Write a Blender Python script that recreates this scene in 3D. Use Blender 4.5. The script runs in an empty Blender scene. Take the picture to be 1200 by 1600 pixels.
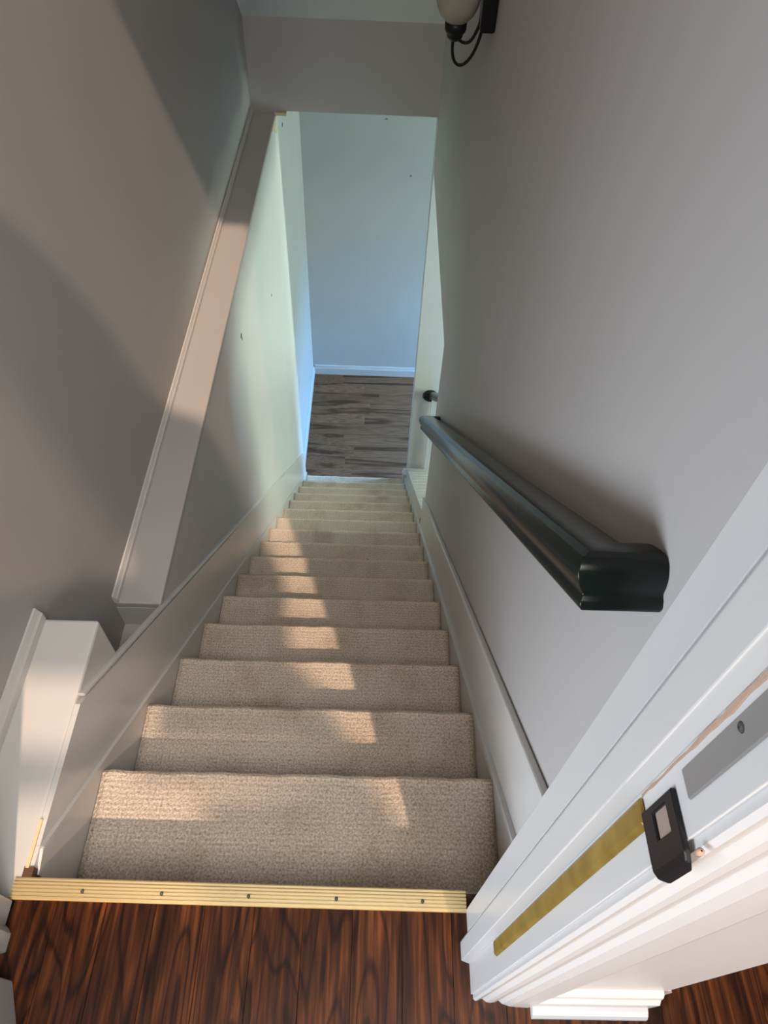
import bpy, bmesh, math, random
from mathutils import Vector, Matrix
from mathutils.geometry import tessellate_polygon

random.seed(7)
scene = bpy.context.scene
COL = scene.collection

# ------------------------------------------------------------------ camera
cam_data = bpy.data.cameras.new('camera')
cam = bpy.data.objects.new('camera', cam_data)
COL.objects.link(cam)
RIGHT = Vector((0.99935515, 0.01195761, 0.03385712))
UP = Vector((-0.03029797, 0.78684823, 0.61640238))
FWD = Vector((0.01926972, 0.61703070, -0.78670312))
m3 = Matrix((RIGHT, UP, -FWD)).transposed()
cam.matrix_world = Matrix.Translation((0, 0, 1.325)) @ m3.to_4x4()
cam_data.sensor_fit = 'VERTICAL'
cam_data.sensor_height = 32.0
cam_data.sensor_width = 24.0
cam_data.lens = 1130.065 / 1600.0 * 32.0
cam_data.clip_start = 0.02
scene.camera = cam

# ------------------------------------------------------------------ world, sun, daylight, exposure
scene.view_settings.view_transform = 'Standard'
scene.view_settings.look = 'None'
scene.view_settings.gamma = 1.0
scene.view_settings.use_curve_mapping = False
scene.view_settings.exposure = 0.28

world = bpy.data.worlds.new('sky')
scene.world = world
world.use_nodes = True
bg = world.node_tree.nodes['Background']
bg.inputs['Color'].default_value = (0.55, 0.70, 1.0, 1)
bg.inputs['Strength'].default_value = 0.5

SUN_DIR = Vector((-0.267, 1.0, -1.36)).normalized()      # direction the sunlight travels
sd = bpy.data.lights.new('sun', 'SUN')
sd.energy = 2.65
sd.color = (1.0, 0.72, 0.53)
sd.angle = math.radians(0.8)
sun = bpy.data.objects.new('sun', sd)
COL.objects.link(sun)
sun.rotation_euler = SUN_DIR.to_track_quat('-Z', 'Y').to_euler()
sun.location = (1.5, -4, 6)


def area_light(name, loc, target, sx, sy, power, color, spread=180):
    d = bpy.data.lights.new(name, 'AREA')
    d.shape = 'RECTANGLE'
    d.size, d.size_y = sx, sy
    d.energy = power
    d.color = color
    d.spread = math.radians(spread)
    o = bpy.data.objects.new(name, d)
    COL.objects.link(o)
    o.location = loc
    o.rotation_euler = (Vector(target) - Vector(loc)).to_track_quat('-Z', 'Y').to_euler()
    return o


# added overhead and left fill lamps, then corner window daylight, behind the camera
area_light('hall_overhead_fill', (0.1, -0.95, 3.45), (-0.1, 0.7, 0.0), 1.5, 1.2, 76, (1.0, 0.95, 0.90))
area_light('hall_left_fill', (-1.5, -0.85, 0.60), (0.4, 0.8, -0.3), 1.3, 0.90, 32, (0.80, 0.89, 1.0), 130)
area_light('hall_corner_window_daylight', (1.30, -3.3, 2.0), (-0.6, 2.0, 0.0), 0.75, 1.2, 40, (1.0, 0.84, 0.74))
# daylight through the windows of the lower rooms: open sky from above, lawn and trees from below
area_light('lower_window_skylight', (4.3, 5.0, -0.65), (-0.3, 4.9, -2.9), 1.5, 0.9, 1300, (0.12, 0.43, 1.0))
area_light('lower_window_garden_light', (3.2, 4.6, -2.35), (-0.3, 4.9, -0.9), 1.0, 0.9, 50, (0.80, 1.0, 0.76))
area_light('lower_stair_window_garden_light', (3.25, 3.05, -1.50), (-0.4, 3.2, -2.6), 1.4, 1.6, 132, (0.82, 1.0, 0.86))

# ------------------------------------------------------------------ materials


def new_mat(name):
    m = bpy.data.materials.new(name)
    m.use_nodes = True
    nt = m.node_tree
    return m, nt, nt.nodes['Principled BSDF']


def node(nt, kind, **kw):
    n = nt.nodes.new(kind)
    for k, v in kw.items():
        if k in n.inputs:
            n.inputs[k].default_value = v
        else:
            setattr(n, k, v)
    return n


def ramp(nt, stops):
    r = nt.nodes.new('ShaderNodeValToRGB')
    e = r.color_ramp.elements
    while len(e) < len(stops):
        e.new(0.5)
    for i, (p, c) in enumerate(stops):
        e[i].position = p
        e[i].color = (*c, 1)
    return r


def bump(nt, bsdf, height, strength, dist=0.01):
    b = node(nt, 'ShaderNodeBump')
    b.inputs['Strength'].default_value = strength
    b.inputs['Distance'].default_value = dist
    nt.links.new(height, b.inputs['Height'])
    nt.links.new(b.outputs['Normal'], bsdf.inputs['Normal'])
    return b


def paint(name, color, rough=0.5, var=0.04, bump_s=0.08, scale=60):
    m, nt, b = new_mat(name)
    geo = node(nt, 'ShaderNodeNewGeometry')
    n1 = node(nt, 'ShaderNodeTexNoise', Scale=2.3, Detail=3.0)
    nt.links.new(geo.outputs['Position'], n1.inputs['Vector'])
    lo = tuple(c * (1 - var) for c in color)
    hi = tuple(min(1, c * (1 + var)) for c in color)
    r = ramp(nt, [(0.3, lo), (0.7, hi)])
    nt.links.new(n1.outputs['Fac'], r.inputs['Fac'])
    nt.links.new(r.outputs['Color'], b.inputs['Base Color'])
    n2 = node(nt, 'ShaderNodeTexNoise', Scale=scale, Detail=4.0)
    nt.links.new(geo.outputs['Position'], n2.inputs['Vector'])
    bump(nt, b, n2.outputs['Fac'], bump_s, 0.004)
    b.inputs['Roughness'].default_value = rough
    return m


M = {}
M['wall'] = paint('greige_wall_paint', (0.405, 0.385, 0.37), 0.62, 0.03, 0.06, 90)
M['lower_wall'] = paint('pale_lower_wall_paint', (0.50, 0.49, 0.47), 0.6, 0.03, 0.06, 90)
M['ceiling'] = paint('white_ceiling_paint', (0.72, 0.73, 0.71), 0.8, 0.02, 0.05, 80)
M['trim'] = paint('white_gloss_trim_paint', (0.57, 0.555, 0.53), 0.28, 0.02, 0.04, 25)
M['jamb'] = paint('white_door_frame_paint', (0.50, 0.495, 0.485), 0.30, 0.015, 0.05, 22)
M['black_rail'] = paint('black_green_gloss_paint', (0.007, 0.010, 0.008), 0.24, 0.1, 0.10, 30)
M['black_rail'].node_tree.nodes['Principled BSDF'].inputs['Specular IOR Level'].default_value = 0.27
M['black_metal'] = paint('black_metal', (0.010, 0.010, 0.011), 0.35, 0.1, 0.05, 60)
M['black_metal'].node_tree.nodes['Principled BSDF'].inputs['Specular IOR Level'].default_value = 0.2
M['dark_gap'] = paint('dark_brown_gap', (0.10, 0.045, 0.025), 0.8, 0.3, 0.2, 120)
M['raw_wood'] = paint('raw_yellow_wood', (0.72, 0.52, 0.29), 0.6, 0.15, 0.2, 120)
M['chip'] = paint('chipped_brown_wood', (0.36, 0.24, 0.17), 0.7, 0.25, 0.4, 150)
M['plaster_chip'] = paint('tan_broken_plaster', (0.50, 0.42, 0.28), 0.9, 0.2, 0.4, 150)
M['mark'] = paint('dark_wall_scuff', (0.05, 0.045, 0.04), 0.8, 0.2, 0.2, 150)
M['grey_plate'] = paint('grey_mortise_plate', (0.19, 0.18, 0.17), 0.45, 0.05, 0.05, 60)
M['beige_hole'] = paint('beige_wood_in_strike_hole', (0.26, 0.20, 0.16), 0.7, 0.1, 0.1, 60)

# gold aluminium
m, nt, b = new_mat('gold_aluminium')
b.inputs['Base Color'].default_value = (0.72, 0.57, 0.31, 1)
b.inputs['Metallic'].default_value = 0.55
b.inputs['Roughness'].default_value = 0.38
M['gold'] = m
m, nt, b = new_mat('old_brass')
geo = node(nt, 'ShaderNodeNewGeometry')
n1 = node(nt, 'ShaderNodeTexNoise', Scale=28.0, Detail=5.0)
nt.links.new(geo.outputs['Position'], n1.inputs['Vector'])
r = ramp(nt, [(0.3, (0.20, 0.125, 0.018)), (0.7, (0.33, 0.22, 0.045))])
nt.links.new(n1.outputs['Fac'], r.inputs['Fac'])
nt.links.new(r.outputs['Color'], b.inputs['Base Color'])
b.inputs['Metallic'].default_value = 0.35
b.inputs['Roughness'].default_value = 0.42
M['brass'] = m
# frosted glass
m, nt, b = new_mat('frosted_glass')
b.inputs['Base Color'].default_value = (0.50, 0.49, 0.40, 1)
b.inputs['Roughness'].default_value = 0.45
b.inputs['Transmission Weight'].default_value = 0.35
b.inputs['Subsurface Weight'].default_value = 0.0
M['frosted'] = m
# window glass
m, nt, b = new_mat('window_glass')
b.inputs['Base Color'].default_value = (1, 1, 1, 1)
b.inputs['Roughness'].default_value = 0.0
b.inputs['Transmission Weight'].default_value = 1.0
b.inputs['IOR'].default_value = 1.02
M['glass'] = m


def carpet_mat():
    m, nt, b = new_mat('beige_loop_carpet')
    L = nt.links
    geo = node(nt, 'ShaderNodeNewGeometry')
    tc = node(nt, 'ShaderNodeTexCoord')
    sep = node(nt, 'ShaderNodeSeparateXYZ')
    L.new(tc.outputs['UV'], sep.inputs[0])          # u = metres across, v = metres along the pile

    def mul(sock, f):
        k = node(nt, 'ShaderNodeMath', operation='MULTIPLY')
        L.new(sock, k.inputs[0])
        k.inputs[1].default_value = f
        return k.outputs[0]

    def fn(sock, op):
        k = node(nt, 'ShaderNodeMath', operation=op)
        L.new(sock, k.inputs[0])
        return k.outputs[0]

    def two(a, bb, op):
        k = node(nt, 'ShaderNodeMath', operation=op)
        L.new(a, k.inputs[0])
        if isinstance(bb, float):
            k.inputs[1].default_value = bb
        else:
            L.new(bb, k.inputs[1])
        return k.outputs[0]

    wob = node(nt, 'ShaderNodeTexNoise', Scale=90.0, Detail=2.0)
    L.new(tc.outputs['UV'], wob.inputs['Vector'])
    v = two(sep.outputs['Y'], mul(wob.outputs['Fac'], 0.004), 'ADD')
    u = two(sep.outputs['X'], mul(wob.outputs['Fac'], 0.008), 'ADD')
    rows = fn(mul(v, 2 * math.pi / 0.0105), 'SINE')
    cols = fn(mul(u, 2 * math.pi / 0.0095), 'SINE')
    h = two(mul(rows, 0.32), mul(cols, 0.22), 'ADD')
    fine = node(nt, 'ShaderNodeTexNoise', Scale=380.0, Detail=3.0)
    L.new(tc.outputs['UV'], fine.inputs['Vector'])
    h = two(h, mul(fine.outputs['Fac'], 2.2), 'ADD')
    bump(nt, b, h, 0.6, 0.003)
    # dimples between the loops
    vor = node(nt, 'ShaderNodeTexVoronoi', Scale=95.0)
    vor.inputs['Randomness'].default_value = 0.55
    mp = node(nt, 'ShaderNodeMapping')
    mp.inputs['Scale'].default_value = (0.72, 1.0, 1.0)
    L.new(tc.outputs['UV'], mp.inputs['Vector'])
    L.new(mp.outputs['Vector'], vor.inputs['Vector'])
    dim = ramp(nt, [(0.0, (0.30, 0.26, 0.24)), (0.20, (0.92, 0.91, 0.90)), (0.34, (1, 1, 1))])
    L.new(vor.outputs['Distance'], dim.inputs['Fac'])
    rowc = ramp(nt, [(0.08, (0.90, 0.89, 0.88)), (0.45, (1, 1, 1))])
    L.new(two(mul(rows, 0.5), 0.5, 'ADD'), rowc.inputs['Fac'])
    # pale highlight painted along the nosing, where the rounded edge catches light
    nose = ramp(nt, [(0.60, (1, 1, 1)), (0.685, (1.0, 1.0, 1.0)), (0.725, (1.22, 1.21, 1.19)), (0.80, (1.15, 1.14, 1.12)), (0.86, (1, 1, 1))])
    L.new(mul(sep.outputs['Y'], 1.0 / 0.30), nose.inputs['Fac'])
    # large worn stains
    st = node(nt, 'ShaderNodeTexNoise', Scale=5.5, Detail=5.0, Roughness=0.6)
    L.new(geo.outputs['Position'], st.inputs['Vector'])
    base = ramp(nt, [(0.30, (0.48, 0.39, 0.30)), (0.50, (0.63, 0.535, 0.44)), (0.72, (0.67, 0.58, 0.49))])
    L.new(st.outputs['Fac'], base.inputs['Fac'])
    fr = ramp(nt, [(0.34, (0.55, 0.52, 0.50)), (0.66, (1.18, 1.18, 1.18))])
    f2 = node(nt, 'ShaderNodeTexNoise', Scale=230.0, Detail=2.0)
    L.new(tc.outputs['UV'], f2.inputs['Vector'])
    L.new(f2.outputs['Fac'], fr.inputs['Fac'])

    def cmul(a, bb, fac):
        k = node(nt, 'ShaderNodeMixRGB', blend_type='MULTIPLY')
        k.inputs['Fac'].default_value = fac
        L.new(a, k.inputs['Color1'])
        L.new(bb, k.inputs['Color2'])
        return k.outputs['Color']
    c = cmul(base.outputs['Color'], dim.outputs['Color'], 0.75)
    c = cmul(c, rowc.outputs['Color'], 0.7)
    c = cmul(c, fr.outputs['Color'], 0.8)
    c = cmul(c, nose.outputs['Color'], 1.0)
    sp = node(nt, 'ShaderNodeTexVoronoi', Scale=7.5)
    L.new(geo.outputs['Position'], sp.inputs['Vector'])
    spr = ramp(nt, [(0.018, (0.18, 0.15, 0.13)), (0.030, (1, 1, 1))])
    L.new(sp.outputs['Distance'], spr.inputs['Fac'])
    c = cmul(c, spr.outputs['Color'], 1.0)
    L.new(c, b.inputs['Base Color'])
    b.inputs['Roughness'].default_value = 0.95
    b.inputs['Specular IOR Level'].default_value = 0.15
    return m


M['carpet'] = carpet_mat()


def oak_mat(name, cols, ring_scale, grain_axis, rough, stretch=0.09, dist=5.0, lines=None, spec=0.5):
    """board grain; grain_axis 1 = boards run along local Y, 0 = along local X"""
    m, nt, b = new_mat(name)
    L = nt.links
    tc = node(nt, 'ShaderNodeTexCoord')
    info = node(nt, 'ShaderNodeObjectInfo')
    off = node(nt, 'ShaderNodeVectorMath', operation='SCALE')
    cx = node(nt, 'ShaderNodeCombineXYZ')
    for i in range(3):
        L.new(info.outputs['Random'], cx.inputs[i])
    L.new(cx.outputs[0], off.inputs[0])
    off.inputs['Scale'].default_value = 37.0
    add = node(nt, 'ShaderNodeVectorMath', operation='ADD')
    L.new(tc.outputs['Object'], add.inputs[0])
    L.new(off.outputs[0], add.inputs[1])
    mp = node(nt, 'ShaderNodeMapping')
    s = [1, 1, 1]
    s[grain_axis] = stretch
    mp.inputs['Scale'].default_value = s
    L.new(add.outputs[0], mp.inputs['Vector'])
    nz = node(nt, 'ShaderNodeTexNoise', Scale=ring_scale, Detail=1.0, Roughness=0.35)
    L.new(mp.outputs[0], nz.inputs['Vector'])
    # contour lines of the noise give cathedral grain
    k = node(nt, 'ShaderNodeMath', operation='MULTIPLY')
    L.new(nz.outputs['Fac'], k.inputs[0])
    k.inputs[1].default_value = 2 * math.pi * dist
    sn = node(nt, 'ShaderNodeMath', operation='SINE')
    L.new(k.outputs[0], sn.inputs[0])
    k2 = node(nt, 'ShaderNodeMath', operation='MULTIPLY_ADD')
    L.new(sn.outputs[0], k2.inputs[0])
    k2.inputs[1].default_value = 0.5
    k2.inputs[2].default_value = 0.5
    fib = node(nt, 'ShaderNodeTexNoise', Scale=130.0, Detail=4.0)
    mp2 = node(nt, 'ShaderNodeMapping')
    s2 = [1, 1, 1]
    s2[grain_axis] = 0.05
    mp2.inputs['Scale'].default_value = s2
    L.new(add.outputs[0], mp2.inputs['Vector'])
    L.new(mp2.outputs[0], fib.inputs['Vector'])
    mixf = node(nt, 'ShaderNodeMath', operation='MULTIPLY_ADD')
    L.new(fib.outputs['Fac'], mixf.inputs[0])
    mixf.inputs[1].default_value = 0.9
    k3 = node(nt, 'ShaderNodeMath', operation='MULTIPLY_ADD')
    L.new(k2.outputs[0], k3.inputs[0])
    k3.inputs[1].default_value = 0.55
    k3.inputs[2].default_value = -0.22
    L.new(k3.outputs[0], mixf.inputs[2])
    r = ramp(nt, cols)
    L.new(fib.outputs['Fac'] if lines else mixf.outputs[0], r.inputs['Fac'])
    if lines:
        lr = ramp(nt, lines)
        L.new(k2.outputs[0], lr.inputs['Fac'])
        mm = node(nt, 'ShaderNodeMixRGB', blend_type='MULTIPLY')
        mm.inputs['Fac'].default_value = 0.9
        L.new(r.outputs['Color'], mm.inputs['Color1'])
        L.new(lr.outputs['Color'], mm.inputs['Color2'])
        r = mm
    hs = node(nt, 'ShaderNodeHueSaturation')
    vv = node(nt, 'ShaderNodeMath', operation='MULTIPLY_ADD')
    L.new(info.outputs['Random'], vv.inputs[0])
    vv.inputs[1].default_value = 0.22
    vv.inputs[2].default_value = 0.89
    L.new(vv.outputs[0], hs.inputs['Value'])
    L.new(r.outputs['Color'], hs.inputs['Color'])
    L.new(hs.outputs['Color'], b.inputs['Base Color'])
    b.inputs['Roughness'].default_value = rough
    b.inputs['Specular IOR Level'].default_value = spec
    bump(nt, b, mixf.outputs[0], 0.12, 0.002)
    return m


M['oak'] = oak_mat('red_brown_stained_oak', [(0.28, (0.016, 0.0045, 0.0012)), (0.44, (0.036, 0.0095, 0.0022)), (0.56, (0.064, 0.0170, 0.0038)), (0.74, (0.140, 0.040, 0.0095))],
                   19.0, 1, 0.36, 0.12, 9.0, [(0.0, (0.30, 0.25, 0.22)), (0.10, (0.62, 0.57, 0.53)), (0.24, (1, 1, 1)), (1.0, (1.12, 1.12, 1.1))], 0.2)
M['laminate'] = oak_mat('grey_brown_laminate', [(0.25, (0.078, 0.034, 0.016)), (0.42, (0.152, 0.072, 0.036)), (0.60, (0.205, 0.100, 0.052)), (0.85, (0.270, 0.134, 0.072))],
                        9.0, 0, 0.6, 0.08, 2.5, [(0.0, (0.42, 0.38, 0.36)), (0.18, (0.85, 0.83, 0.82)), (0.40, (1, 1, 1)), (1.0, (1.05, 1.05, 1.05))], 0.1)

# ------------------------------------------------------------------ helpers


def link(name, me, mat=None, parent=None):
    o = bpy.data.objects.new(name, me)
    COL.objects.link(o)
    if mat is not None and me is not None and len(me.materials) == 0:
        me.materials.append(M[mat])
    if parent is not None:
        o.parent = parent
    return o


def tag(o, label, cat, group=None):
    o['label'] = label
    o['category'] = cat
    if group:
        o['group'] = group
    return o


def struct(o, label=None):
    o['kind'] = 'structure'
    if label:
        o['label'] = label
    return o


def empty(name, loc=(0, 0, 0)):
    o = bpy.data.objects.new(name, None)
    COL.objects.link(o)
    o.location = loc
    bpy.context.view_layer.update()
    return o


def mesh_from(name, verts, faces, smooth=False, uv=None):
    me = bpy.data.meshes.new(name)
    me.from_pydata([tuple(v) for v in verts], [], faces)
    bm = bmesh.new()
    bm.from_mesh(me)
    bmesh.ops.recalc_face_normals(bm, faces=bm.faces)
    bm.to_mesh(me)
    bm.free()
    if smooth:
        for p in me.polygons:
            p.use_smooth = True
    return me


def bevel_mesh(me, w, seg=2, ang=30):
    bm = bmesh.new()
    bm.from_mesh(me)
    es = [e for e in bm.edges if len(e.link_faces) == 2 and e.calc_face_angle(0) > math.radians(ang)]
    bmesh.ops.bevel(bm, geom=es, offset=w, segments=seg, profile=0.5, affect='EDGES', clamp_overlap=True)
    bm.to_mesh(me)
    bm.free()
    return me


def box_mesh(name, x0, x1, y0, y1, z0, z1, bev=0, seg=2):
    v = [(x0, y0, z0), (x1, y0, z0), (x1, y1, z0), (x0, y1, z0), (x0, y0, z1), (x1, y0, z1), (x1, y1, z1), (x0, y1, z1)]
    f = [(0, 3, 2, 1), (4, 5, 6, 7), (0, 1, 5, 4), (1, 2, 6, 5), (2, 3, 7, 6), (3, 0, 4, 7)]
    me = mesh_from(name, v, f)
    if bev:
        bevel_mesh(me, bev, seg)
    return me


def boxes_mesh(name, L, bev=0):
    V, F = [], []
    for x0, x1, y0, y1, z0, z1 in L:
        b = len(V)
        V += [(x0, y0, z0), (x1, y0, z0), (x1, y1, z0), (x0, y1, z0), (x0, y0, z1), (x1, y0, z1), (x1, y1, z1), (x0, y1, z1)]
        F += [tuple(i + b for i in f) for f in [(0, 3, 2, 1), (4, 5, 6, 7), (0, 1, 5, 4), (1, 2, 6, 5), (2, 3, 7, 6), (3, 0, 4, 7)]]
    return mesh_from(name, V, F)


def box(name, mat, x0, x1, y0, y1, z0, z1, parent=None, bev=0):
    return link(name, box_mesh(name, x0, x1, y0, y1, z0, z1, bev), mat, parent)


def prism(name, poly3a, vec, smooth=False):
    """extrude a planar 3D polygon by vec"""
    n = len(poly3a)
    vec = Vector(vec)
    V = [Vector(p) for p in poly3a] + [Vector(p) + vec for p in poly3a]
    F = [tuple(range(n)), tuple(range(2 * n - 1, n - 1, -1))]
    for i in range(n):
        j = (i + 1) % n
        F.append((i, j, n + j, n + i))
    return mesh_from(name, V, F, smooth)


def prism_x(name, poly_yz, x0, x1):
    return prism(name, [(x0, y, z) for y, z in poly_yz], (x1 - x0, 0, 0))


def prism_y(name, poly_xz, y0, y1):
    return prism(name, [(x, y0, z) for x, z in poly_xz], (0, y1 - y0, 0))


def prism_z(name, poly_xy, z0, z1):
    return prism(name, [(x, y, z0) for x, y in poly_xy], (0, 0, z1 - z0))


def tube_mesh(name, pts, rad, seg=12, cap=True):
    pts = [Vector(p) for p in pts]
    rads = rad if isinstance(rad, (list, tuple)) else [rad] * len(pts)
    V, F = [], []
    prev = None
    for i, p in enumerate(pts):
        t = (pts[min(i + 1, len(pts) - 1)] - pts[max(i - 1, 0)]).normalized()
        if prev is None:
            a = t.orthogonal().normalized()
        else:
            a = (prev - t * prev.dot(t)).normalized()
        prev = a
        bb = t.cross(a)
        for k in range(seg):
            an = 2 * math.pi * k / seg
            V.append(p + (a * math.cos(an) + bb * math.sin(an)) * rads[i])
    for i in range(len(pts) - 1):
        for k in range(seg):
            k2 = (k + 1) % seg
            F.append((i * seg + k, i * seg + k2, (i + 1) * seg + k2, (i + 1) * seg + k))
    if cap:
        F.append(tuple(range(seg - 1, -1, -1)))
        F.append(tuple(range((len(pts) - 1) * seg, len(pts) * seg)))
    me = mesh_from(name, V, F, True)
    return me


def lathe_mesh(name, prof, seg=32, axis_point=(0, 0, 0)):
    """prof: (radius, z) open profile, closed with caps where radius is > 0"""
    ax = Vector(axis_point)
    V, F = [], []
    for r, z in prof:
        for k in range(seg):
            a = 2 * math.pi * k / seg
            V.append(ax + Vector((r * math.cos(a), r * math.sin(a), z)))
    for i in range(len(prof) - 1):
        for k in range(seg):
            k2 = (k + 1) % seg
            F.append((i * seg + k, i * seg + k2, (i + 1) * seg + k2, (i + 1) * seg + k))
    return mesh_from(name, V, F, True)


def bez(p0, p1, p2, p3, n=14):
    out = []
    for i in range(n + 1):
        t = i / n
        out.append(Vector(p0) * (1 - t) ** 3 + Vector(p1) * 3 * t * (1 - t) ** 2 + Vector(p2) * 3 * t * t * (1 - t) + Vector(p3) * t ** 3)
    return out


# ------------------------------------------------------------------ key dimensions
RISE, RUN = 0.20, 0.2275
NY1 = 0.50                                  # first nosing
NSTEP = 16
ZL = -3.40                                  # lower floor
XWL, XWLU, XWR = -0.55, -0.67, 0.29         # left lower wall, left upper wall, right wall faces
SL = RISE / RUN


def nos(y):                                 # height of the nosing line above y
    return -RISE - (y - NY1) * SL


# ------------------------------------------------------------------ structure: walls
CEIL_Z = 3.55
# left upper wall
o = struct(box('wall_left', 'wall', -0.80, XWLU, 0.22, 4.02, -0.62, CEIL_Z + 0.1))
lw = o
# left lower (thicker) wall, up to the ledge; the last bit by the landing steps back
low = [(0.22, -3.5), (3.95, -3.5), (3.95, -0.380), (0.985, -0.380), (0.985, -0.62), (0.22, -0.62)]
struct(link('wall_left_lower', prism_x('wall_left_lower', low, -0.80, XWL), 'lower_wall'))
struct(box('wall_left_landing', 'lower_wall', -0.80, -0.59, 3.95, 5.52, -3.5, -0.30))
# floor-level shelf beside the top steps
sh = prism_x('shelf', [(0.200, -0.62), (0.735, -0.62), (0.735, 0.0), (0.200, 0.0)], XWLU, -0.549)
bevel_mesh(sh, 0.006, 2)
struct(link('trim_1', sh, 'trim'), 'white painted shelf at floor height beside the top steps')
struct(box('wall_left_recess', 'wall', XWLU, XWL - 0.002, 0.735, 0.985, -0.62, -0.47))
# ledge cap board on the thick lower wall
cap = box_mesh('cap', XWLU, XWL + 0.002, 0.985, 3.90, -0.380, -0.355, 0.004)
struct(link('trim_2', cap, 'wall'), 'long white ledge cap running along the left wall')


# small base moulding on the ledge and on the shelf
def mould_profile(x0, z0, h, t):
    return [(x0, z0), (x0 + t, z0), (x0 + t, z0 + h * 0.55), (x0 + t * 0.72, z0 + h * 0.68), (x0 + t * 0.55, z0 + h * 0.82),
            (x0 + t * 0.35, z0 + h), (x0, z0 + h)]


struct(link('trim_3', prism_y('mould', mould_profile(XWLU, -0.355, 0.030, 0.012), 0.985, 3.90), 'trim'),
       'thin white moulding along the back of the long ledge')
struct(link('trim_4', prism_y('mould', mould_profile(XWLU, 0.0, 0.040, 0.013), 0.225, 0.735), 'trim'),
       'thin white moulding behind the floor-height shelf')

# right wall with the open balustrade cut out of its lower end
rw = [(0.218, -3.5), (2.43, -3.5), (2.43, -0.62), (3.85, -0.62), (3.85, -0.345), (4.02, -0.345), (4.02, CEIL_Z + 0.1), (0.218, CEIL_Z + 0.1)]
rwo = struct(link('wall_right', prism_x('wall_right', rw, XWR, 0.45), 'wall'))
# header across the end of the stairwell
hd = struct(link('wall_header', boxes_mesh('wall_header', [(XWLU, XWR, 3.905, 4.02, -0.345, 0.9), (XWLU, XWL - 0.002, 3.898, 4.02, -0.379, -0.345)]), 'wall'))
# wall end that the balustrade dies into
struct(box('wall_stub', 'lower_wall', 0.288, 3.0, 3.855, 3.97, -3.5, -0.345))
# far wall
fw = struct(box('wall_far', 'lower_wall', -0.80, 3.2, 5.40, 5.55, -3.5, -0.30))
# ceilings
cl = [(3.905, 0.075), (0.20, 0.075 + SL * 3.705 - 0.02), (0.20, CEIL_Z + 0.1), (3.905, 0.30)]
struct(link('ceiling', prism_x('ceiling', cl, XWLU, XWR), 'ceiling'))
struct(box('ceiling_lower', 'ceiling', -0.80, 3.2, 4.02, 5.55, -0.345, -0.30))
struct(box('ceiling_lower_room', 'ceiling', 0.45, 3.2, 0.9, 4.02, -0.345, -0.30))
# lower room: window wall on the right, wall under the upper floor
struct(box('wall_lower_near', 'lower_wall', 0.45, 3.2, 0.9, 1.0, -3.5, -0.345))
struct(link('wall_lower_right', boxes_mesh('wall_lower_right', [
    (3.0, 3.15, 0.9, 2.3, -3.5, -0.345), (3.0, 3.15, 3.8, 4.05, -3.5, -0.345), (3.0, 3.15, 5.20, 5.55, -3.5, -0.345),
    (3.0, 3.15, 2.3, 3.8, -3.5, -2.40), (3.0, 3.15, 2.3, 3.8, -0.70, -0.345),
    (3.0, 3.15, 4.05, 5.20, -3.5, -2.85), (3.0, 3.15, 4.05, 5.20, -1.25, -0.345)]), 'lower_wall'))


def child(o, parent):
    o.parent = parent
    o.matrix_parent_inverse = parent.matrix_world.inverted()
    return o


def window(name, label, y0, y1, z0, z1):
    w = struct(empty(name, (3.0, (y0 + y1) / 2, z0)), label)
    t = 0.05
    for nm, b6 in (('window_frame', (3.02, 3.10, y0, y0 + t, z0, z1)), ('window_frame', (3.02, 3.10, y1 - t, y1, z0, z1)),
                   ('window_frame', (3.02, 3.10, y0 + t, y1 - t, z0, z0 + t)), ('window_frame', (3.02, 3.10, y0 + t, y1 - t, z1 - t, z1)),
                   ('mullion', (3.03, 3.09, (y0 + y1) / 2 - 0.02, (y0 + y1) / 2 + 0.02, z0 + t, z1 - t))):
        child(box(nm, 'trim', *b6), w)


window('window_1', 'window beside the foot of the stairs', 2.3, 3.8, -2.40, -0.70)
window('window_2', 'window of the room beyond the stairs', 4.05, 5.20, -2.85, -1.25)

# upper hall around the camera
struct(link('wall_hall_door', boxes_mesh('wall_hall_door', [
    (0.185, 0.45, 0.105, 0.218, 0.0, CEIL_Z), (-1.6, -0.565, 0.105, 0.218, 0.0, CEIL_Z), (-0.565, 0.185, 0.105, 0.218, 3.38, CEIL_Z)]), 'jamb'))
struct(box('wall_hall_left', 'wall', -1.72, -1.6, -3.5, -1.55, 0.0, CEIL_Z))
struct(link('wall_hall_left_opening', boxes_mesh('wall_hall_left_opening', [(-1.72, -1.6, -0.15, 0.22, 0, CEIL_Z), (-1.72, -1.6, -1.55, -0.15, 0, 0.14), (-1.72, -1.6, -1.55, -0.15, 1.1, CEIL_Z)]), 'wall'))  # unseen hall wall; opening added for the left fill lamp
struct(box('wall_hall_right', 'wall', 3.0, 3.15, -3.5, 1.6, 0.0, CEIL_Z))
struct(box('wall_hall_side', 'wall', 0.45, 3.0, 1.5, 1.6, 0.0, CEIL_Z))
struct(link('wall_hall_back', boxes_mesh('wall_hall_back', [
    (-1.72, 0.90, -3.55, -3.40, 0, CEIL_Z), (1.70, 3.15, -3.55, -3.40, 0, CEIL_Z),
    (0.90, 1.70, -3.55, -3.40, 0, 1.38), (0.90, 1.70, -3.55, -3.40, 2.62, CEIL_Z)]), 'wall'))


# unseen hall ceiling; holes added as a gobo to shape sun and shade
def sunpt(x0, z0):                          # point of the doorway plane y=.15 carried up the sun ray to the ceiling
    t = (CEIL_Z - z0) / 1.36
    return (x0 + 0.267 * t, 0.15 - t)


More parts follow.
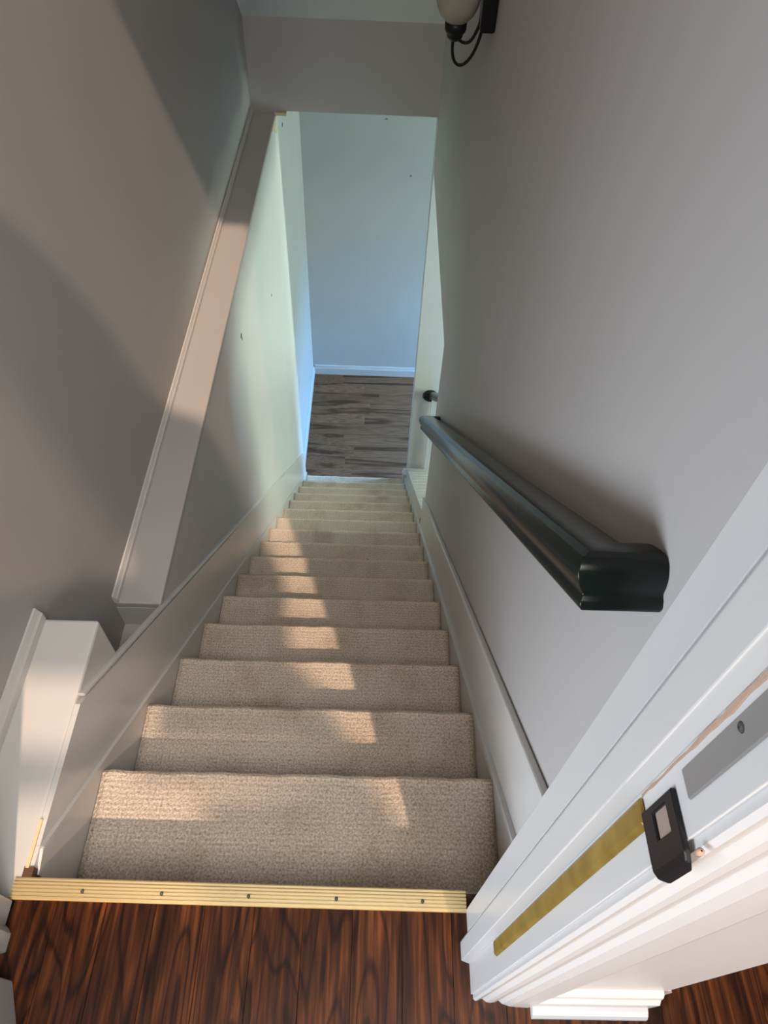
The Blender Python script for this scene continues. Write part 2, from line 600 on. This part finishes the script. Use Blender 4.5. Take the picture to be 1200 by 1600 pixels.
hole_a = [(-0.66, 0.05), (-0.20, 0.06), (-0.26, 0.17), (-0.02, 0.215), (-0.02, 0.245), (-0.37, 0.25), (-0.345, 0.5), (-0.37, 0.62), (-0.66, 0.62),
          (-0.66, 0.41), (-0.42, 0.41), (-0.42, 0.31), (-0.66, 0.31)]
hole_b = [(-0.66, 0.88), (-0.40, 0.88), (-0.42, 1.2), (-0.45, 1.55), (-0.46, 1.88), (-0.41, 2.03), (-0.355, 2.02), (-0.315, 1.93), (-0.29, 1.80), (-0.22, 1.74),
          (-0.14, 1.70), (-0.08, 1.45), (-0.03, 1.2), (0.0, 1.05), (0.03, 0.9), (0.045, 0.75), (0.015, 0.6), (0.0, 0.47), (0.06, 0.375), (0.10, 0.27), (0.162, 0.08),
          (0.19, -0.06), (0.75, -0.06), (0.75, 3.45), (-0.66, 3.45)]
hole_a = [sunpt(*h) for h in hole_a]
hole_b = [sunpt(*h) for h in hole_b]
outer = [(-1.72, -3.55), (3.15, -3.55), (3.15, 0.20), (-1.72, 0.20)]
loops = [[Vector((x, y, 0)) for x, y in outer], [Vector((x, y, 0)) for x, y in hole_a], [Vector((x, y, 0)) for x, y in hole_b]]
flat = outer + hole_a + hole_b
tris = tessellate_polygon(loops)
V = [(x, y, CEIL_Z) for x, y in flat] + [(x, y, CEIL_Z + 0.02) for x, y in flat]
nf = len(flat)
F = [tuple(t) for t in tris] + [tuple(i + nf for i in reversed(t)) for t in tris]
for base, cnt in ((0, 4), (4, len(hole_a)), (4 + len(hole_a), len(hole_b))):
    for i in range(cnt):
        a, b2 = base + i, base + (i + 1) % cnt
        F.append((a, b2, b2 + nf, a + nf))
struct(link('ceiling_hall_gobo', mesh_from('ceiling_hall_gobo', V, F), 'ceiling'))
struct(box('ceiling_hall_side', 'ceiling', 0.45, 3.15, 0.20, 1.6, CEIL_Z, CEIL_Z + 0.05))

# ------------------------------------------------------------------ structure: floors with single boards
fl = struct(link('floor', boxes_mesh('floor', [(-1.6, 0.45, -3.4, 0.245, -0.30, -0.012), (0.45, 3.0, -3.4, 1.5, -0.30, -0.012)]), 'dark_gap'))
PW = 0.0795
plank_me = box_mesh('plank', -PW / 2 + 0.0002, PW / 2 - 0.0002, -0.45, 0.45, -0.012, 0.0, 0.0004, 1)
plank_me.materials.append(M['oak'])
xs0 = -0.0875 + PW / 2
for i in range(-9, 26):
    x = xs0 + i * PW
    if x - PW / 2 < -0.85 or x > 1.9:
        continue
    if x < -0.55:
        yend = 0.19
    elif x < 0.44:
        yend = 0.235
    else:
        yend = 0.9
    yy = yend - random.choice([0.0])
    k = 0
    first = True
    while yy > -0.9:
        p = link('plank', plank_me, None, fl)
        ln = random.uniform(0.55, 1.0) / 0.9
        p.scale = (1, ln, 1)
        p.location = (x, yy - 0.45 * ln, 0)
        yy -= 0.9 * ln + 0.0006

fl2 = struct(box('floor_lower', 'dark_gap', -0.60, 3.0, 3.6, 5.40, ZL - 0.1, ZL - 0.008))
LW = 0.136
lam_me = box_mesh('plank', -0.6, 0.6, -LW / 2 + 0.0006, LW / 2 - 0.0006, -0.008, 0.0, 0.0006, 1)
lam_me.materials.append(M['laminate'])
for r_ in range(12):
    y = 5.40 - LW / 2 - r_ * LW
    if y < 3.9:
        break
    x = -0.585 + 0.6 - random.uniform(0.15, 0.95)
    while x - 0.6 < 1.4:
        x0, x1 = max(x - 0.6, -0.588), x + 0.6
        p = link('plank', lam_me, None, fl2)
        p.scale = ((x1 - x0) / 1.2, 1, 1)
        p.location = ((x0 + x1) / 2, y, ZL)
        x += 1.2006

# ------------------------------------------------------------------ baseboards downstairs


def base_profile(y, z, h, t, s):
    """profile in (depth, z): s = sign of the face direction"""
    return [(y, z), (y + s * t, z), (y + s * t, z + h * 0.70), (y + s * t * 0.65, z + h * 0.80), (y + s * t * 0.55, z + h * 0.92), (y + s * t * 0.3, z + h), (y, z + h)]


struct(link('baseboard_far', prism_x('bb', base_profile(5.40, ZL, 0.105, 0.016, -1), -0.575, 3.0), 'trim'))
struct(link('baseboard_left', prism_y('bb', base_profile(-0.59, ZL, 0.105, 0.016, 1), 3.95, 5.384), 'trim'))

# ------------------------------------------------------------------ staircase
stair = empty('staircase', (0, 0, ZL))
tag(stair, 'straight beige carpeted staircase going steeply down between white skirt boards', 'staircase')
CX0, CX1 = -0.534, 0.271


def step_mesh(width_cols=40):
    """one carpeted step: tread, rounded nosing, riser; origin at nosing front top centre"""
    prof = []
    back = -RUN - 0.004
    n = 10
    for i in range(n + 1):
        yy = back + (-0.020 - back) * i / n
        prof.append((yy, 0.0035 * max(0.0, 1 - abs(yy + 0.020) / 0.035) ** 1.5))
    r = 0.017
    for i in range(1, 10):
        a = math.pi / 2 - math.pi * i / 9 * 1.0
        prof.append((-0.020 + r * math.cos(a) + 0.003, -r + 0.0035 + r * math.sin(a)))
    prof.append((-0.026, -2 * r - 0.002))
    for i in range(1, 5):
        prof.append((-0.028, -0.036 - (RISE - 0.036) * i / 4))
    w = CX1 - CX0
    V, F, UV = [], [], []
    ln = [0]
    for i in range(1, len(prof)):
        ln.append(ln[-1] + math.hypot(prof[i][0] - prof[i - 1][0], prof[i][1] - prof[i - 1][1]))
    for c in range(width_cols + 1):
        x = CX0 + w * c / width_cols
        for i, (y, z) in enumerate(prof):
            wob = 0.0012 * math.sin(c * 1.7) + 0.0010 * math.sin(c * 0.61 + 1)
            V.append((x, y + (wob if y > -0.05 else 0), z))
            UV.append((x, ln[i]))
    N = len(prof)
    for c in range(width_cols):
        for i in range(N - 1):
            F.append((c * N + i, (c + 1) * N + i, (c + 1) * N + i + 1, c * N + i + 1))
    # closing side and inner faces so that the step is a solid slab
    nb = len(V)
    for x in (CX0, CX1):
        V += [(x, back, -0.018), (x, -0.045, -0.018), (x, -0.045, -RISE)]
        UV += [(x, 0), (x, 0.2), (x, 0.4)]
    L0 = list(range(0, N))
    R0 = list(range(width_cols * N, width_cols * N + N))
    F.append(tuple(L0 + [nb + 2, nb + 1, nb]))
    F.append(tuple(reversed(R0 + [nb + 5, nb + 4, nb + 3])))
    F.append((nb, nb + 1, nb + 4, nb + 3))
    F.append((nb + 1, nb + 2, nb + 5, nb + 4))
    me = bpy.data.meshes.new('carpet_step')
    me.from_pydata(V, [], F)
    uvl = me.uv_layers.new(name='UVMap')
    for lp in me.loops:
        uvl.data[lp.index].uv = UV[lp.vertex_index]
    for i, p in enumerate(me.polygons):
        p.use_smooth = i < width_cols * (N - 1)
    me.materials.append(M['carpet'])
    return me


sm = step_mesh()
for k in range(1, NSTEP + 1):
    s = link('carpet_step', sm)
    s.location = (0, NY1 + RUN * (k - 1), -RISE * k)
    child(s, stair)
# riser of the upper floor edge
child(box('top_riser', 'carpet', CX0, CX1, 0.236, 0.2465, -0.20, -0.014), stair)
child(box('carpet_edge', 'carpet', CX0, CX1, 0.2465, 0.270, -0.215, -0.2002), stair)
# rough timber under the steps, seen from nowhere but closing the flight
under = [(0.262, -0.24), (0.43, -0.24)]
pts = [(0.262, -0.235), (NY1 - 0.06, nos(NY1) - 0.03)]
yb = NY1 + RUN * (NSTEP - 1)
body = [(0.262, -0.30), (0.262, -0.60), (yb - 0.35, ZL), (yb - 0.05, ZL), (yb - 0.05, nos(yb) - 0.205)]
child(link('carriage', prism_x('carriage', body, CX0, CX1), 'dark_gap'), stair)


def skirt(name, mat, x0, x1, ya, yb_, hi, lo, parent, bev=0.0, end_floor=None):
    poly = [(ya, nos(ya) + hi), (yb_, nos(yb_) + hi), (yb_, nos(yb_) - lo), (ya, nos(ya) - lo)]
    me = prism_x(name, poly, x0, x1)
    if bev:
        bevel_mesh(me, bev, 2)
    return child(link(name, me, mat), parent)


# left skirt: outer board with a bead, inner board just above the nosings
ytop = NY1 + (0 - (nos(NY1) + 0.262)) / -SL
# outer board, its upper end cut level with the shelf
poly = [(0.262, -0.003), (0.555, -0.003), (3.95, nos(3.95) + 0.262), (3.95, nos(3.95) - 0.25), (0.262, nos(0.262) - 0.25)]
child(link('skirt_board', prism_x('skirt_board', poly, XWL, XWL + 0.010), 'trim'), stair)
poly = [(0.575, nos(0.575) + 0.266), (3.955, nos(3.955) + 0.266), (3.955, nos(3.955) + 0.252), (0.575, nos(0.575) + 0.252)]
me = prism_x('skirt_cap', poly, XWL - 0.004, XWL + 0.0115)
child(link('skirt_cap', bevel_mesh(me, 0.004, 2), 'trim'), stair)
poly = [(0.300, nos(0.300) + 0.016), (3.955, nos(3.955) + 0.016), (3.955, nos(3.955) - 0.235), (0.262, nos(0.262) - 0.235), (0.262, -0.02), (0.300, -0.008)]
me = prism_x('skirt_inner_board', poly, XWL, CX0 - 0.001)
child(link('skirt_inner_board', me, 'trim'), stair)
poly = [(0.302, nos(0.302) + 0.024), (3.955, nos(3.955) + 0.024), (3.955, nos(3.955) + 0.015), (0.302, nos(0.302) + 0.015)]
child(link('skirt_bead', prism_x('skirt_bead', poly, XWL, CX0 + 0.001), 'trim'), stair)
o = child(box('raw_board_end', 'raw_wood', XWL - 0.002, XWL + 0.0035, 0.268, 0.345, -0.012, 0.0015), stair)
o['label'] = 'raw yellow wood edge at the top of the left skirt'
o = child(box('dark_gap', 'dark_gap', XWL - 0.004, XWL + 0.012, 0.250, 0.270, -0.03, 0.001), stair)

# right skirt with a rounded cap
YR = 2.43
poly = [(0.225, nos(0.225) + 0.245), (YR, nos(YR) + 0.245), (YR, nos(YR) - 0.25), (0.225, nos(0.225) - 0.25)]
child(link('skirt_board', prism_x('skirt_board', poly, XWR - 0.011, XWR), 'trim'), stair)
for hi, lo, x0 in ((0.262, 0.246, 0.016), (0.246, 0.236, 0.0135)):
    poly = [(0.225, nos(0.225) + hi), (YR, nos(YR) + hi), (YR, nos(YR) + lo), (0.225, nos(0.225) + lo)]
    me = prism_x('skirt_cap', poly, XWR - x0, XWR)
    child(link('skirt_cap', bevel_mesh(me, 0.004, 2), 'trim'), stair)
poly = [(0.262, nos(0.262) + 0.016), (3.86, nos(3.86) + 0.016), (3.86, nos(3.86) - 0.235), (0.262, nos(0.262) - 0.235)]
child(link('skirt_inner_board', prism_x('skirt_inner_board', poly, CX1 + 0.001, XWR), 'trim'), stair)
poly = [(0.262, nos(0.262) + 0.024), (YR, nos(YR) + 0.024), (YR, nos(YR) + 0.015), (0.262, nos(0.262) + 0.015)]
child(link('skirt_bead', prism_x('skirt_bead', poly, CX1 - 0.002, XWR), 'trim'), stair)
o = child(link('wood_scrap', bevel_mesh(box_mesh('wood_scrap', 0.276, 0.292, 2.432, 2.462, nos(2.44) + 0.03, nos(2.44) + 0.052), 0.004, 2), 'chip'), stair)
o['label'] = 'broken dark wood chip at the end of the right skirt'

# ------------------------------------------------------------------ lower balustrade
bal = empty('balustrade', (0.37, 3.1, ZL))
tag(bal, 'white curb with balusters and black rail in the right wall opening', 'balustrade')
CH = 0.125
poly = [(2.43, nos(2.43) + CH), (3.855, nos(3.855) + CH), (3.855, ZL), (2.43, ZL)]
child(link('curb', prism_x('curb', poly, 0.284, 0.455), 'trim'), bal)
# curb end that shows past the wall stub
child(link('curb_end', boxes_mesh('curb_end', [(0.262, 0.288, 3.86, 3.99, ZL, -3.19), (0.262, 0.288, 3.86, 3.93, -3.19, -3.10)]), 'trim'), bal)
nb_ = 13
dy = (3.855 - 2.44) / nb_
for i in range(nb_):
    ya, yb2 = 2.44 + dy * i + 0.004, 2.44 + dy * (i + 1) - 0.004
    poly = [(ya, nos(ya) + CH), (yb2, nos(yb2) + CH), (yb2, nos(yb2) + CH + 0.018), (ya, nos(ya) + CH + 0.018)]
    child(link('curb_shadow_board', bevel_mesh(prism_x('curb_shadow_board', poly, 0.279, 0.46), 0.003, 1), 'trim'), bal)  # separate boards added; their gaps draw the balusters' shadow lines
    yc = 2.44 + dy * (i + 0.70)
    z0, z1 = nos(yc) + CH + 0.01, nos(yc) + 0.90
    s = 0.014
    P = [(0.432 - s, yc - s), (0.432 - 0.3 * s, yc - s), (0.432 - .3 * s, yc - s * .7), (0.432 + 0.3 * s, yc - s * .7), (0.432 + .3 * s, yc - s), (0.432 + s, yc - s), (0.432 + s, yc + s), (0.432 - s, yc + s)]
    child(link('baluster', prism_z('baluster', P, z0, z1), 'trim'), bal)
RX = 0.418
rail_pts = [(RX, y, nos(y) + 0.925) for y in (2.44, 3.845)]
child(link('rail', tube_mesh('rail', rail_pts, 0.030, 16), 'black_rail'), bal)
ros = lathe_mesh('rosette', [(0.0005, 0.026), (0.030, 0.026), (0.041, 0.020), (0.049, 0.014), (0.054, 0.005), (0.054, 0.0), (0.0005, 0.0)], 28)
ros.transform(Matrix.Translation((0.405, 3.855, nos(3.855) + 0.925)) @ Matrix.Rotation(math.radians(90), 4, 'X'))
o = child(link('rosette', ros, 'black_rail'), bal)

# ------------------------------------------------------------------ handrail on the right wall
hr = empty('handrail', (XWR, 0.375, 0.77))
tag(hr, 'thick glossy black handrail with returned ends mounted along the right wall', 'handrail')
th = math.atan2(RISE, RUN)
D = Vector((0, math.cos(th), -math.sin(th)))
Nn = Vector((0, math.sin(th), math.cos(th)))
XD = Vector((1, 0, 0))
hw = 0.033
half = [(0.020, -0.032), (0.026, -0.030), (0.0285, -0.026), (0.0285, -0.019), (0.0265, -0.0155), (0.0265, -0.0125), (0.0305, -0.006), (0.034, 0.002), (0.0350, 0.010),
        (0.0335, 0.018), (0.029, 0.0245), (0.021, 0.0285), (0.010, 0.0300)]
sec = [(-u, v) for u, v in half] + [(u, v) for u, v in reversed(half)]
XC = 0.236
Pn = Vector((XC, 0.404, 0.719))
Pf = Pn + D * ((2.235 - 0.404) / math.cos(th))
frames = [(Vector((XWR - 0.001, Pn.y, Pn.z)), D), (Pn, XD + D), (Pf, XD - D), (Vector((XWR - 0.001, Pf.y, Pf.z)), -D)]
V, F = [], []
ns = len(sec)
for P, U in frames:
    for u, v in sec:
        V.append(P + U * u + Nn * v)
for i in range(3):
    for k in range(ns):
        k2 = (k + 1) % ns
        F.append((i * ns + k, i * ns + k2, (i + 1) * ns + k2, (i + 1) * ns + k))
F.append(tuple(range(ns - 1, -1, -1)))
F.append(tuple(range(3 * ns, 4 * ns)))
rme = mesh_from('rail', V, F)
bevel_mesh(rme, 0.0015, 2, 60)
for p in rme.polygons:
    p.use_smooth = len(p.vertices) == 4
child(link('rail', rme, 'black_rail'), hr)
for yb3 in (0.95, 1.55, 2.12):
    c = Pn + D * ((yb3 - 0.404) / math.cos(th)) - Nn * 0.031
    arm = tube_mesh('bracket', bez(c, c + Vector((0, 0, -0.035)), (XWR - 0.03, c.y, c.z - 0.045), (XWR - 0.002, c.y, c.z - 0.045)), 0.007, 10)
    br = child(link('bracket', arm, 'black_metal'), hr)
    pl = lathe_mesh('bracket_plate', [(0.0005, 0.006), (0.014, 0.006), (0.018, 0.003), (0.019, 0.0), (0.0005, 0.0)], 20)
    pl.transform(Matrix.Translation((XWR, c.y, c.z - 0.045)) @ Matrix.Rotation(math.radians(-90), 4, 'Y'))
    child(link('bracket_plate', pl, 'black_metal'), br)

# ------------------------------------------------------------------ wall sconce
sc = empty('wall_sconce', (XWR, 2.2, 0.66))
tag(sc, 'black iron wall sconce with curled arms and frosted glass shade', 'wall light')
bp = box_mesh('backplate', XWR - 0.040, XWR, 2.165, 2.235, 0.612, 0.86, 0.007, 3)
child(link('backplate', bp, 'black_metal'), sc)
AX = 0.188
cup = lathe_mesh('cup', [(0.0005, 0.583), (0.014, 0.584), (0.019, 0.590), (0.022, 0.595), (0.022, 0.601), (0.0275, 0.605), (0.0290, 0.612), (0.0290, 0.628), (0.0005, 0.628)], 32, (AX, 2.2, 0))
child(link('cup', cup, 'black_metal'), sc)
shade = lathe_mesh('shade', [(0.024, 0.624), (0.031, 0.631), (0.043, 0.642), (0.051, 0.656), (0.057, 0.674), (0.062, 0.700), (0.070, 0.735), (0.082, 0.765), (0.079, 0.766), (0.067, 0.736),
                             (0.059, 0.701), (0.054, 0.676), (0.048, 0.658), (0.040, 0.646), (0.028, 0.635), (0.0005, 0.630)], 40, (AX, 2.2, 0))
child(link('shade', shade, 'frosted'), sc)
a1 = bez((AX + 0.008, 2.2, 0.588), (AX + 0.035, 2.2, 0.568), (0.240, 2.2, 0.575), (0.256, 2.2, 0.645))
child(link('arm', tube_mesh('arm', a1, 0.0042, 10), 'black_metal'), sc)
a2 = bez((AX - 0.003, 2.2, 0.590), (AX - 0.012, 2.2, 0.490), (0.252, 2.2, 0.500), (0.262, 2.2, 0.640), 22)
child(link('arm', tube_mesh('arm', a2, 0.0042, 10), 'black_metal'), sc)

# ------------------------------------------------------------------ gold threshold strip
ts = empty('threshold_strip', (-0.19, 0.232, 0))
tag(ts, 'ribbed gold metal strip screwed down along the hardwood edge above the carpet', 'threshold strip')
prof = [(-0.0165, 0.0)]
prof.append((-0.0165, 0.0025))
nr = 6
for i in range(nr):
    y0 = -0.0155 + i * 0.031 / nr
    w = 0.031 / nr
    top = 0.0058 - 0.0016 * abs((i - (nr - 1) / 2) / ((nr - 1) / 2)) ** 2
    prof += [(y0 + w * 0.02, top - 0.0028), (y0 + w * 0.14, top - 0.0028), (y0 + w * 0.30, top), (y0 + w * 0.84, top), (y0 + w * 0.98, top - 0.0028)]
prof += [(0.0165, 0.0025), (0.0165, -0.010), (0.0150, -0.010), (0.0150, 0.0)]
me = prism_x('strip', prof, -0.563, 0.1765)
o = child(link('strip', me, 'gold'), ts)
o.rotation_euler = (0, 0, math.radians(-0.5))
o.location = (0, 0.2325, 0)
for xs in (-0.448, -0.320, -0.179, -0.036, 0.105):
    sme = lathe_mesh('screw', [(0.0005, 0.0068), (0.0022, 0.0066), (0.0030, 0.0056), (0.0030, 0.003)], 12, (xs, 0.2318 - 0.0087 * (xs + 0.19), 0))
    child(link('screw', sme, 'mark'), ts)

# ------------------------------------------------------------------ door frame (jambs, stops, casings, hardware)
d1 = empty('door_1', (-0.19, 0.16, 0))
struct(d1, 'white painted door frame at the head of the stairs')
HT = 3.36


def fr(name, mat, poly, z0, z1, bev=0):
    me = prism_z(name, poly, z0, z1)
    if bev:
        bevel_mesh(me, bev, 2)
    return child(link(name, me, mat), d1)


# right jamb: far board, near board, stop
fr('jamb', 'jamb', [(0.1767, 0.1878), (0.19, 0.1878), (0.19, 0.2195), (0.1767, 0.2195)], 0, HT, 0.0007)
fr('jamb', 'jamb', [(0.1770, 0.104), (0.19, 0.104), (0.19, 0.1876), (0.1770, 0.1876)], 0, HT, 0.0006)
fr('stop', 'jamb', [(0.1645, 0.1480), (0.1770, 0.1440), (0.1770, 0.1850), (0.1700, 0.1800), (0.1645, 0.1730)], 0, HT, 0.001)
# near casing with beads
cas = [(0.180, 0.105), (0.180, 0.0985), (0.183, 0.0955), (0.188, 0.0965), (0.191, 0.0985), (0.194, 0.0985), (0.200, 0.0945), (0.206, 0.0935), (0.213, 0.0945),
       (0.216, 0.0965), (0.219, 0.0965), (0.224, 0.0925), (0.235, 0.0895), (0.250, 0.0885), (0.262, 0.0880), (0.2665, 0.0890), (0.2675, 0.105)]
fr('casing', 'jamb', cas, 0, HT)
# left jamb and stop
fr('jamb', 'jamb', [(-0.59, 0.104), (-0.557, 0.104), (-0.557, 0.2195), (-0.59, 0.2195)], 0, HT, 0.0015)
fr('stop', 'jamb', [(-0.557, 0.1440), (-0.5445, 0.1480), (-0.5445, 0.1730), (-0.550, 0.1800), (-0.557, 0.1850)], 0, HT, 0.001)
fr('casing', 'jamb', [(-x - 0.38, y) for x, y in reversed(cas)], 0, HT)
# head
child(box('jamb', 'jamb', -0.57, 0.19, 0.104, 0.2195, HT, HT + 0.02), d1)
# brass weatherstrip
wsm = prism_z('weatherstrip', [(0.1730, 0.1255), (0.1772, 0.1225), (0.1772, 0.1415), (0.1750, 0.1415), (0.1730, 0.139)], 0.268, 0.862)
o = child(link('weatherstrip', bevel_mesh(wsm, 0.001, 1), 'brass'), d1)
o['label'] = 'dull brass strip let into the jamb below the strike plate'
# strike plate: flat plate with a curved lip and a rectangular hole
pl_out = [(0.130, 0.868), (0.130, 0.925), (0.126, 0.929), (0.100, 0.929), (0.100, 0.866), (0.127, 0.866)]
spv = []


def strike():
    bm = bmesh.new()
    ys = [0.1315, 0.1265, 0.1115, 0.104, 0.098, 0.0935, 0.0905]
    xs = [0.1735, 0.1735, 0.1735, 0.1735, 0.1737, 0.1745, 0.1765]
    zs = [0.862, 0.880, 0.902, 0.914]
    g = {}
    for t in (0, 1):
        for i, (y, x) in enumerate(zip(ys, xs)):
            for j, z in enumerate(zs):
                zz = z
                if i >= 5:
                    zz = 0.889 + (z - 0.889) * (0.88 if i == 5 else 0.62)
                g[t, i, j] = bm.verts.new((x + 0.0035 * t, y, zz))
    nI, nJ = len(ys), len(zs)
    keep = [(i, j) for i in range(nI - 1) for j in range(nJ - 1) if not (i == 1 and j == 1)]
    for i, j in keep:
        bm.faces.new([g[0, i, j], g[0, i + 1, j], g[0, i + 1, j + 1], g[0, i, j + 1]])
        bm.faces.new([g[1, i, j + 1], g[1, i + 1, j + 1], g[1, i + 1, j], g[1, i, j]])
    ks = set(keep)
    for i, j in keep:
        for (di, dj, a, b) in ((-1, 0, (i, j), (i, j + 1)), (1, 0, (i + 1, j), (i + 1, j + 1)), (0, -1, (i, j), (i + 1, j)), (0, 1, (i, j + 1), (i + 1, j + 1))):
            if (i + di, j + dj) not in ks:
                bm.faces.new([g[0, a[0], a[1]], g[0, b[0], b[1]], g[1, b[0], b[1]], g[1, a[0], a[1]]])
    bmesh.ops.recalc_face_normals(bm, faces=bm.faces)
    me = bpy.data.meshes.new('strike_plate')
    bm.to_mesh(me)
    bm.free()
    return bevel_mesh(me, 0.0008, 1)


o = child(link('strike_plate', strike(), 'black_metal'), d1)
o['label'] = 'black strike plate with a curled lip'
hole_o = box('strike_hole', 'beige_hole', 0.1755, 0.1765, 0.1095, 0.1285, 0.878, 0.904)
hole_o.parent = o
o = child(link('latch_screw', lathe_mesh('latch_screw', [(0.0005, 0.930), (0.002, 0.929), (0.002, 0.924), (0.0005, 0.924)], 12, (0.176, 0.0945, 0)), 'chip'), d1)
# grey plate in the mortise above the strike, and the chipped line beside the stop
me = box_mesh('mortise_plate', 0.1752, 0.1772, 0.1195, 0.1365, 0.930, 1.32, 0.001, 1)
o = child(link('mortise_plate', me, 'grey_plate'), d1)
scw = lathe_mesh('screw', [(0.0005, 0.0012), (0.002, 0.001), (0.003, 0.0), (0.0005, 0.0)], 12)
scw.transform(Matrix.Translation((0.1752, 0.1305, 1.005)) @ Matrix.Rotation(math.radians(-90), 4, 'Y'))
so = link('screw', scw, 'mark')
so.parent = o
V, F = [], []
n = 46
for i in range(n + 1):
    z = 0.862 + 0.45 * i / n
    w = 0.0006 + 0.0013 * random.random() + (0.0010 if 8 < i < 26 else 0)
    yc = 0.1425 + 0.0003 * math.sin(i * 1.3)
    for yy, xx in ((yc - w, 0.1771), (yc - w * 0.6, 0.1763), (yc + w * 0.6, 0.1763), (yc + w, 0.1771)):
        V.append((xx, yy, z))
for i in range(n):
    for k in range(3):
        F.append((4 * i + k, 4 * i + k + 1, 4 * i + k + 5, 4 * i + k + 4))
    F.append((4 * i + 3, 4 * i, 4 * i + 4, 4 * i + 7))
F += [(0, 1, 2, 3), (4 * n + 3, 4 * n + 2, 4 * n + 1, 4 * n)]
child(link('chipped_paint', mesh_from('chipped_paint', V, F), 'chip'), d1)

# hall baseboard right of the casing
struct(link('baseboard_hall', prism_x('bb', base_profile(0.105, 0, 0.092, 0.016, -1), 0.2675, 0.4445), 'jamb'))
shoe = prism_x('shoe', [(0.089, 0), (0.074, 0), (0.0745, 0.008), (0.078, 0.015), (0.084, 0.019), (0.089, 0.020)], 0.2665, 0.441)
struct(link('trim_5', shoe, 'jamb'), 'white shoe moulding below the hall baseboard')
struct(link('baseboard_hall_side', prism_y('bb', base_profile(0.45, 0, 0.092, 0.016, 1), 0.105, 1.5), 'jamb'))

# low white block in place of an open door leaf, kept low so light passes
dirv = Vector((0.40, -0.92, 0)).normalized()
nrm = Vector((0.92, 0.40, 0)).normalized()
A = Vector((-0.522, 0.112, 0.0))
P4 = [A, A + dirv * 0.30, A + dirv * 0.30 - nrm * 0.12, A - nrm * 0.12]
struct(link('hall_left_low_block', bevel_mesh(prism('hall_left_low_block', P4, (0, 0, 0.10)), 0.003, 2), 'jamb'))

# ------------------------------------------------------------------ small damage and marks on the walls
o = link('broken_plaster', bevel_mesh(box_mesh('broken_plaster', -0.552, -0.49, 3.885, 3.91, -0.362, -0.346), 0.003, 2), 'plaster_chip')
child(o, hd)
o = link('broken_plaster', bevel_mesh(prism_x('broken_plaster', [(3.70, -0.36), (3.89, -0.36), (3.89, -0.45), (3.80, -0.40)], -0.5505, -0.546), 0.001, 1), 'plaster_chip')
child(o, hd)


def mark(x, y, z, r, axis, parent):
    n = 9
    V, F = [], []
    for i in range(n):
        a = 2 * math.pi * i / n
        rr = r * random.uniform(0.55, 1.15)
        p, q = rr * math.cos(a) * (1.5 if axis == 'x' else 0.5), rr * math.sin(a)
        for e in (0, 1):
            if axis == 'x':
                V.append((x + 0.0012 * e, y + p, z + q))
            else:
                V.append((x + q, y - 0.0012 * e, z + p))
    for i in range(n):
        j = (i + 1) % n
        F.append((2 * i, 2 * j, 2 * j + 1, 2 * i + 1))
    F.append(tuple(2 * i + 1 for i in range(n)))
    F.append(tuple(2 * i for i in reversed(range(n))))
    child(link('scuff', mesh_from('scuff', V, F), 'mark' if axis == 'x' else 'grey_plate'), parent)


lwl = bpy.data.objects['wall_left_lower']
from_cam = Vector((0, 0, 1.325))


def on_plane(px, py, axis, val):
    d = RIGHT * ((px - 600) / 1130.065) - UP * ((py - 800) / 1130.065) + FWD
    return from_cam + d * ((val - from_cam[axis]) / d[axis])


for px, py, r in ((377, 524, 0.010), (378, 529, 0.006), (424, 462, 0.007), (441, 195, 0.012)):
    p = on_plane(px, py, 0, XWL)
    mark(XWL, p.y, p.z, r, 'x', lwl)
for px, py, r in ((604, 186, 0.014), (642, 275, 0.014)):
    p = on_plane(px, py, 1, 5.40)
    mark(p.x, 5.40, p.z, r, 'y', fw)
